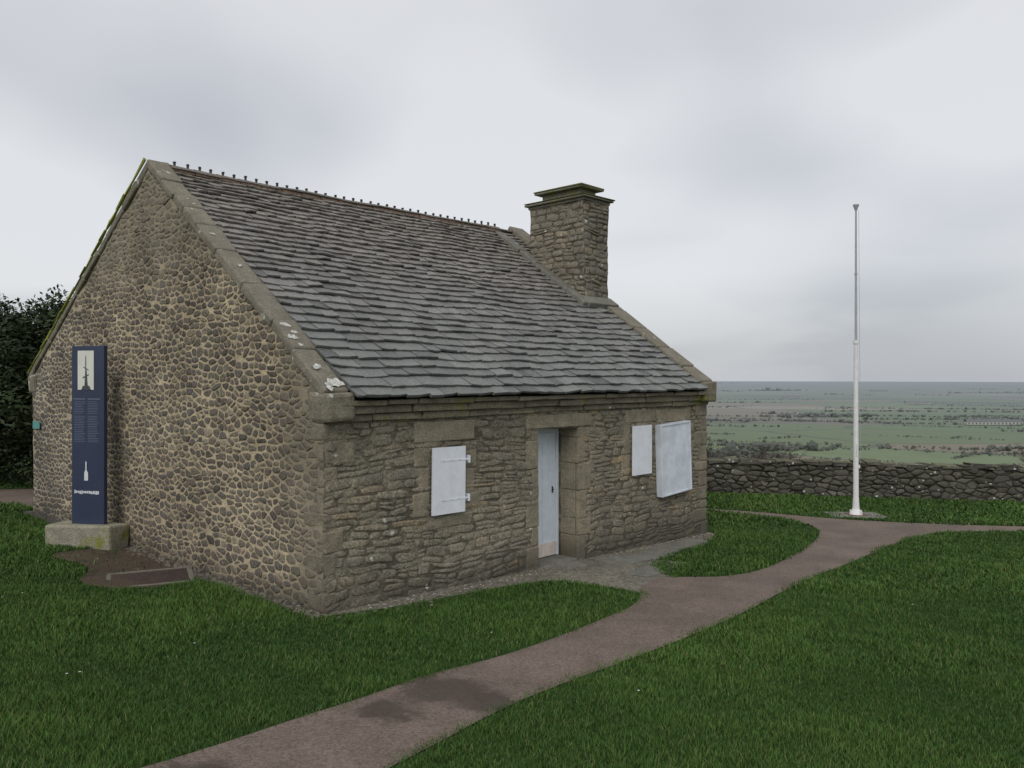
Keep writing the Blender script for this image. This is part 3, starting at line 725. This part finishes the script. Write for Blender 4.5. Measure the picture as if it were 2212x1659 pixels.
# ------------------------------------------------------------ boundary wall
def bwall():
    x0,y0,x1,y1=-6,21.6,24,18.267
    L=math.hypot(x1-x0,y1-y0); a=math.atan2(y1-y0,x1-x0)
    o=empty('boundary_wall',(x0,y0,0),a)
    def topz(s):
        x=x0+s*math.cos(a); y=y0+s*math.sin(a)
        return gz(x,y)+.84+.035*mnoise.noise(Vector((s*1.1,0,0)))
    ss=lin([0,L],.12)
    f1=grid(lambda s,t:(s,0,-1.2+t*(topz(s)+1.2)),ss,lin([0,1],.08),amp=.05)
    f2=grid(lambda s,t:(s,t,topz(s)),ss,lin([0,.5],.12),amp=.05)
    f3=grid(lambda s,t:(s,.5,-1.2+t*(topz(s)+1.2)),ss,lin([0,1],.25),amp=.05)
    V,F=merge([f1,f2,f3]); mk('wall_body',V,F,B_mo,o)
    mb=MB(); rubble(mb,lambda h,z:(h,0,z),(0,-1,0),9,L,-.9,topz,.23,.125,.022,.024,amp=.05,drop=.14,jit=.45)
    mb.obj('wall_stones',B_st,o,smooth=True)
    c=MB(); s=0
    while s<L:
        w=random.uniform(.12,.5); hh=random.uniform(-.02,.055)
        c.box((s+.01,-.045,topz(s)-.06),(s+w-.01,.52,topz(s+w/2)+hh),jit=.032); s+=w
    c.obj('coping_stones',B_st,o,bevel=.03)
bwall()

# ------------------------------------------------------------ flagpole
fx,fy=7.09,16.7; fp=empty('flagpole',(fx,fy,gz(fx,fy)))
mb=MB(); mb.cyl((0,0),.13,.07,.05,.16,20);mb.cyl((0,0),.07,.055,.16,.42,20); mb.cyl((0,0),.055,.042,.42,3.6,20); mb.cyl((0,0),.06,.06,3.56,3.62,16)
for k in range(4):
    a=k*math.pi/2+.4; M=Matrix.Rotation(a,4,'Z'); mb.box((.05,-.008,.05),(.16,.008,.12),M=M); 
mb.box((.045,-.03,1.0),(.075,.03,1.06)); mb.box((-.01,-.075,1.25),(.01,-.04,1.5))
mb.obj('lower_mast',M_pole,fp)
mb=MB(); mb.cyl((0,0),.026,.018,3.62,6.38,12); mb.cyl((0,0),.03,.03,4.98,5.02); mb.cyl((0,0),.02,.055,6.30,6.40,14); mb.cyl((0,0),.06,.06,6.40,6.43,14); mb.obj('upper_mast',M_polegrey,fp)
mb=MB(); mb.box((-.19,-.19,.0),(.19,.19,.05)); mb.obj('base_plate',M_rust,fp,bevel=.01)
mb=MB(); mb.box((-.55,-.3,-.05),(.55,.35,.025),jit=.03); mb.obj('plinth',M_cement,fp,bevel=.02)
mb=MB(); mb.tube((.07,-.05,1.1),(.05,-.02,6.3),.004,.004,5); mb.obj('halyard',M_polegrey,fp)

# ------------------------------------------------------------ info panel
ip=empty('information_panel',(-6.32,12.12,gz(-6.3,12.1)),math.radians(-17))
mb=MB(); mb.box((-.62,-.22,-.06),(.56,.2,.34),jit=.025); mb.obj('concrete_base',M_concrete,ip,bevel=.035)
zb,zt=.30,2.99
mb=MB(); mb.box((-.30,-.035,zb),(.30,.035,zt)); mb.obj('panel',M_navy,ip,bevel=.008)
hgt_=zt-zb
def Y(py): return zt-(py-748)/(1117-748)*hgt_
def X(px): return (px-195.5)/85*.60
mb=MB(); mb.box((X(170),-.042,Y(838)),(X(212),-.036,Y(758))); mb.obj('picture_sheet',M_sheet,ip)
mb=MB()
def tri(pts,y=-.044):
    k=len(mb.V); mb.V+=[Vector((X(a),y,Y(c))) for a,c in pts]; mb.F.append(tuple(range(k,k+len(pts)))); mb.I.append(0)
tri([(188,832),(197,832),(194,800),(191.5,785),(190,800)]); tri([(180,838),(205,838),(201,830),(184,830)],-.0445)
tri([(190.8,768),(192.2,768),(192.8,790),(190.2,790)],-.0450); tri([(186,790),(199,797),(199,799),(186,793)],-.0455); tri([(184,812),(200,806),(200,808),(184,815)],-.0455)
mb.obj('picture_print',M_darkprint,ip)
mb=MB()
def bar(a,c,e,f): mb.box((X(a),-.0395,Y(f)),(X(e),-.036,Y(c)))
bar(158,856,190,858);bar(196,856,228,858)
for g0,g1 in((862,888),(892,916),(920,946)):
    yy=g0
    while yy<g1:
        for a in(160,196): 
            bar(a,yy,a+random.uniform(22,31),yy+.9)
        yy+=3.4
mb.obj('text_lines',M_grayprint,ip)
mb=MB()
tri([(190,985),(193,985),(193,1002),(197,1008),(197,1024),(187,1024),(187,1008),(190,1002)],-.040)
k=161
while k<224:
    w=random.uniform(2.5,5.5); bar(k,1045+random.uniform(-1,1),k+w,1051+random.uniform(-1,1)); k+=w+random.uniform(.8,1.6)
mb.obj('emblem_and_caption',M_whiteprint,ip)

# ------------------------------------------------------------ trees
def leafmat(name,c1,c2):
    m,N,b=newmat(name,.6,.3)
    isl=N.n('ShaderNodeNewGeometry').outputs['Random Per Island']
    nz=N.noise(N.pos,1.3,3).outputs[0]
    col=N.mix(N.math('ADD',N.math('MULTIPLY',isl,.5),N.mr(nz,.3,.7,0,.5)),c1,c2); fin(N,b,col); return m
M_leaf=leafmat('evergreen_leaf',(.011,.021,.007),(.036,.060,.019)); M_bark=plain('bark',(.06,.048,.035),.9,.3)
def tree(name,x,y,h,rx,ry,nclump,nleaf,leaf=.07,trunk=.14,low=.12):
    mb=MB(); g0=gz(x,y)
    mb.tube((0,0,-.1),(0.1,0,h*.45),trunk,trunk*.6,8,1)
    cl=[]
    for k in range(nclump):
        a=random.uniform(0,6.28); t=random.uniform(low,1); rr=math.sqrt(random.random())*math.sqrt(max(.12,1-(2*t-1.0)**2*.7))
        c=Vector((rx*rr*math.cos(a),ry*rr*math.sin(a),h*(.06+.86*t)+random.uniform(-.25,.2))); cl.append((c,random.uniform(.25,.62)))
        if k%2==0:
            mid=c*.5+Vector((0,0,h*.12)); mb.tube((0.05,0,h*random.uniform(.2,.45)),mid,.05,.03,5,1); mb.tube(mid,c,.03,.01,5,1)
    for k in range(nleaf):
        c,r_=random.choice(cl)
        v=Vector((random.gauss(0,1),random.gauss(0,1),random.gauss(0,1))); v.normalize()
        p=c+v*r_*random.uniform(.5,1.2)+Vector((0,0,random.uniform(-.03,.06)))
        s_=leaf*random.uniform(.6,1.3)
        A=Vector((random.gauss(0,1),random.gauss(0,1),random.gauss(0,.6))).normalized(); B=A.cross(v+Vector((.1,.2,.3))).normalized()
        k0=len(mb.V); mb.V+=[p-A*s_,p+B*s_*.4,p+A*s_,p-B*s_*.4]; mb.F.append((k0,k0+1,k0+2,k0+3)); mb.I.append(0)
    o=mb.obj(name,None,None,mats=[M_leaf,M_bark]); o.location=(x,y,g0); return o
tree('laurel_tree',-11.4,19.4,4.55,1.75,1.6,130,38000,leaf=.078,low=.0)
tree('laurel_tree.001',-14.0,20.2,4.7,2.0,1.7,110,27000,leaf=.085,low=.0)
tree('laurel_tree.002',-17.2,20.5,4.9,2.2,1.8,90,10000,leaf=.09,low=.0)
M_twig=plain('twigs',(.055,.045,.035),.9)
def shrub(x,y,h,name='bare_shrub'):
    mb=MB()
    def br(p,dv,L,r_,lv):
        e=p+dv*L; mb.tube(p,e,r_,r_*.6,4)
        if lv>0:
            for _ in range(4):
                nd=(dv+Vector((random.gauss(0,.5),random.gauss(0,.5),random.gauss(.1,.3)))).normalized(); br(p+dv*L*random.uniform(.4,1),nd,L*.62,r_*.55,lv-1)
    for k in range(7): br(Vector((random.uniform(-.5,.5),0,0)),Vector((random.gauss(0,.45),random.gauss(0,.3),1)).normalized(),h*.45,.014,3)
    o=mb.obj(name,M_twig); o.location=(x,y,terr(x,y)-.05)
for i,(x_,y_,h_) in enumerate([(6.6,23.5,1.5),(7.8,24,1.35),(15.2,22.5,1.75),(16.3,22.8,1.8),(17.6,23,1.7),(5.6,24.5,1.5)]): shrub(x_,y_,h_)

bm=bmesh.new(); bmesh.ops.create_icosphere(bm,subdivisions=1,radius=1); bv=np.array([v.co[:] for v in bm.verts]); bf=np.array([[v.index for v in f.verts] for f in bm.faces]); bm.free()
P=[]
for k in range(130):
    dd=80/rng.uniform(.008,.10); aa=rng.uniform(-.15,.85); cx=aa*dd; 
    ln=rng.uniform(30,280)*(1+dd/4000); dirn=rng.normal(0,.35)-.15; sp=rng.uniform(1.2,2.6)
    gap=rng.uniform(.05,.55); r0=rng.uniform(.15,.38)
    for s_ in np.arange(-ln/2,ln/2,sp*(1+dd/3000)):
        if rng.random()<gap: continue
        P.append((cx+s_*math.cos(dirn),dd+s_*math.sin(dirn)+rng.normal(0,1.0),rng.gamma(3,r0)*(1+dd/6000)+.3))
for k in range(9):
    dd=80/rng.uniform(.014,.10); cx=rng.uniform(.15,.75)*dd; R_=rng.uniform(10,30)*(1+dd/1800)
    for j in range(int(150)): P.append((cx+rng.normal(0,R_),dd+rng.normal(0,R_*.3),rng.gamma(4,.45)*(1+dd/6000)))
P=np.array(P); print('trees',len(P))
nv=len(bv)
rad=P[:,2]; jit=rng.uniform(.5,1.4,(len(P),nv,1))
VV=bv[None]*jit*rad[:,None,None]*np.array([1.2,1.1,1.05]); VV[:,:,0]+=P[:,0:1];VV[:,:,1]+=P[:,1:2];VV[:,:,2]+=(-77.6+rad[:,None]*.6)
FF=(bf[None]+ (np.arange(len(P))*nv)[:,None,None]).reshape(-1,3)
m,N,b=newmat('distant_foliage',.95,.1)
isl=N.n('ShaderNodeNewGeometry').outputs['Random Per Island']
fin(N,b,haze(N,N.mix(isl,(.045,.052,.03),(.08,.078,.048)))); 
mk('distant_trees',VV.reshape(-1,3).tolist(),FF.tolist(),m,None,False)
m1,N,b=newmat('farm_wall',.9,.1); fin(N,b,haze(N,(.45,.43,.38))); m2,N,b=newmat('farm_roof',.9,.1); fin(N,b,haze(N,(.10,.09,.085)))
def farm(x,y,L,name):
    mb=MB(); z=-77.5
    mb.box((-L/2,-5,0),(L/2,5,5.5)); k=len(mb.V)
    mb.V+=[Vector(p) for p in((-L/2-.5,-5.6,5.3),(L/2+.5,-5.6,5.3),(L/2+.5,0,9),(-L/2-.5,0,9),(-L/2-.5,5.6,5.3),(L/2+.5,5.6,5.3))]
    mb.F+=[(k,k+1,k+2,k+3),(k+3,k+2,k+5,k+4)]; mb.I+=[1,1]
    for j in range(int(L/6)): mb.box((-L/2+2+j*6,-5.15,1),(-L/2+4.6+j*6,-5.05,4),mi=1)
    o=mb.obj(name,None,None,mats=[m1,m2]); o.location=(x,y,z); o.rotation_euler=(0,0,random.uniform(-.1,.1))
farm(790,1330,90,'farm_building'); farm(900,1360,60,'farm_building.001'); farm(1150,2300,70,'farm_building.002'); farm(1000,2900,60,'farm_building.003'); farm(1900,4200,90,'farm_building.004')

# ------------------------------------------------------------ world
w=bpy.data.worlds.new("World"); scene.world=w; w.use_nodes=True
N=NT(w.node_tree); bg=w.node_tree.nodes['Background']
el=math.radians(40); az=math.radians(195)
sky=N.n('ShaderNodeTexSky'); sky.sky_type='NISHITA'; sky.sun_disc=False; sky.sun_elevation=el; sky.sun_rotation=az
D_=N.n('ShaderNodeTexCoord').outputs['Generated']
sp=N.n('ShaderNodeSeparateXYZ',{0:D_}); zz=N.math('MAXIMUM',sp.outputs[2],0.0)
den=N.math('ADD',zz,.22)
pv=N.n('ShaderNodeCombineXYZ',{0:N.math('DIVIDE',sp.outputs[0],den),1:N.math('DIVIDE',sp.outputs[1],den),2:0.0}).outputs[0]
n1=N.noise(pv,1.1,3,.45,dist=.3).outputs[0]; n2=N.noise(N.vmath('MULTIPLY',D_,(1,1,2.6)),2.6,2,.4).outputs[0]
bright=(.71,.72,.74); dark=(.425,.445,.485)
f=N.math('ADD',N.mr(n1,.42,.78,0,.35),N.mr(n2,.48,.8,0,.25))
dv=N.vmath('ADD',D_,N.vmath('SCALE',N.vmath('SUBTRACT',N.noise(D_,3,3).outputs['Color'],(.5,.5,.5)),.16))
def sblob(px,py,rx,amt):
    global f
    v=Vector(((px-1106)/1750,1,(812-py)/1750)).normalized()
    ds=N.vmath('LENGTH',N.vmath('MULTIPLY',N.vmath('SUBTRACT',dv,tuple(v)),(1,1,2.0)))
    f=N.math('ADD',f,N.mr(ds,rx,0.0,0,amt))
sblob(540,290,.25,.65); sblob(1680,350,.22,.5); sblob(1560,60,.28,.4); sblob(150,100,.4,.3); sblob(2150,540,.25,.2); sblob(1950,760,.35,.3)
sblob(1000,380,.35,-.35); sblob(120,480,.35,-.35); sblob(2100,150,.3,-.25)
f=N.math('ADD',f,N.mr(zz,.13,0,0,.65))
f=N.math('ADD',f,.0,clamp=True)
cl=N.mix(f,bright,dark)
skc=N.vmath('SCALE',sky.outputs[0],.01)
N.set(bg.inputs[0],N.vmath('ADD',cl,skc)); bg.inputs[1].default_value=1.0
sd=Vector((math.sin(az)*math.cos(el),math.cos(az)*math.cos(el),math.sin(el)))
L=bpy.data.lights.new('sun','SUN'); L.energy=1.4; L.angle=math.radians(40); L.color=(1,.97,.92)
lo=link(bpy.data.objects.new('sun',L)); lo.rotation_euler=sd.to_track_quat('Z','Y').to_euler()

# ------------------------------------------------------------ camera
cam=bpy.data.cameras.new('camera'); cam.sensor_width=36; cam.lens=1750/2212*36; cam.shift_y=-.0079; cam.clip_start=.1; cam.clip_end=30000
co=link(bpy.data.objects.new('camera',cam)); co.location=(0,0,H); co.rotation_euler=(math.pi/2,0,0); scene.camera=co
scene.view_settings.view_transform='Standard'; scene.view_settings.look='None'; scene.view_settings.exposure=0
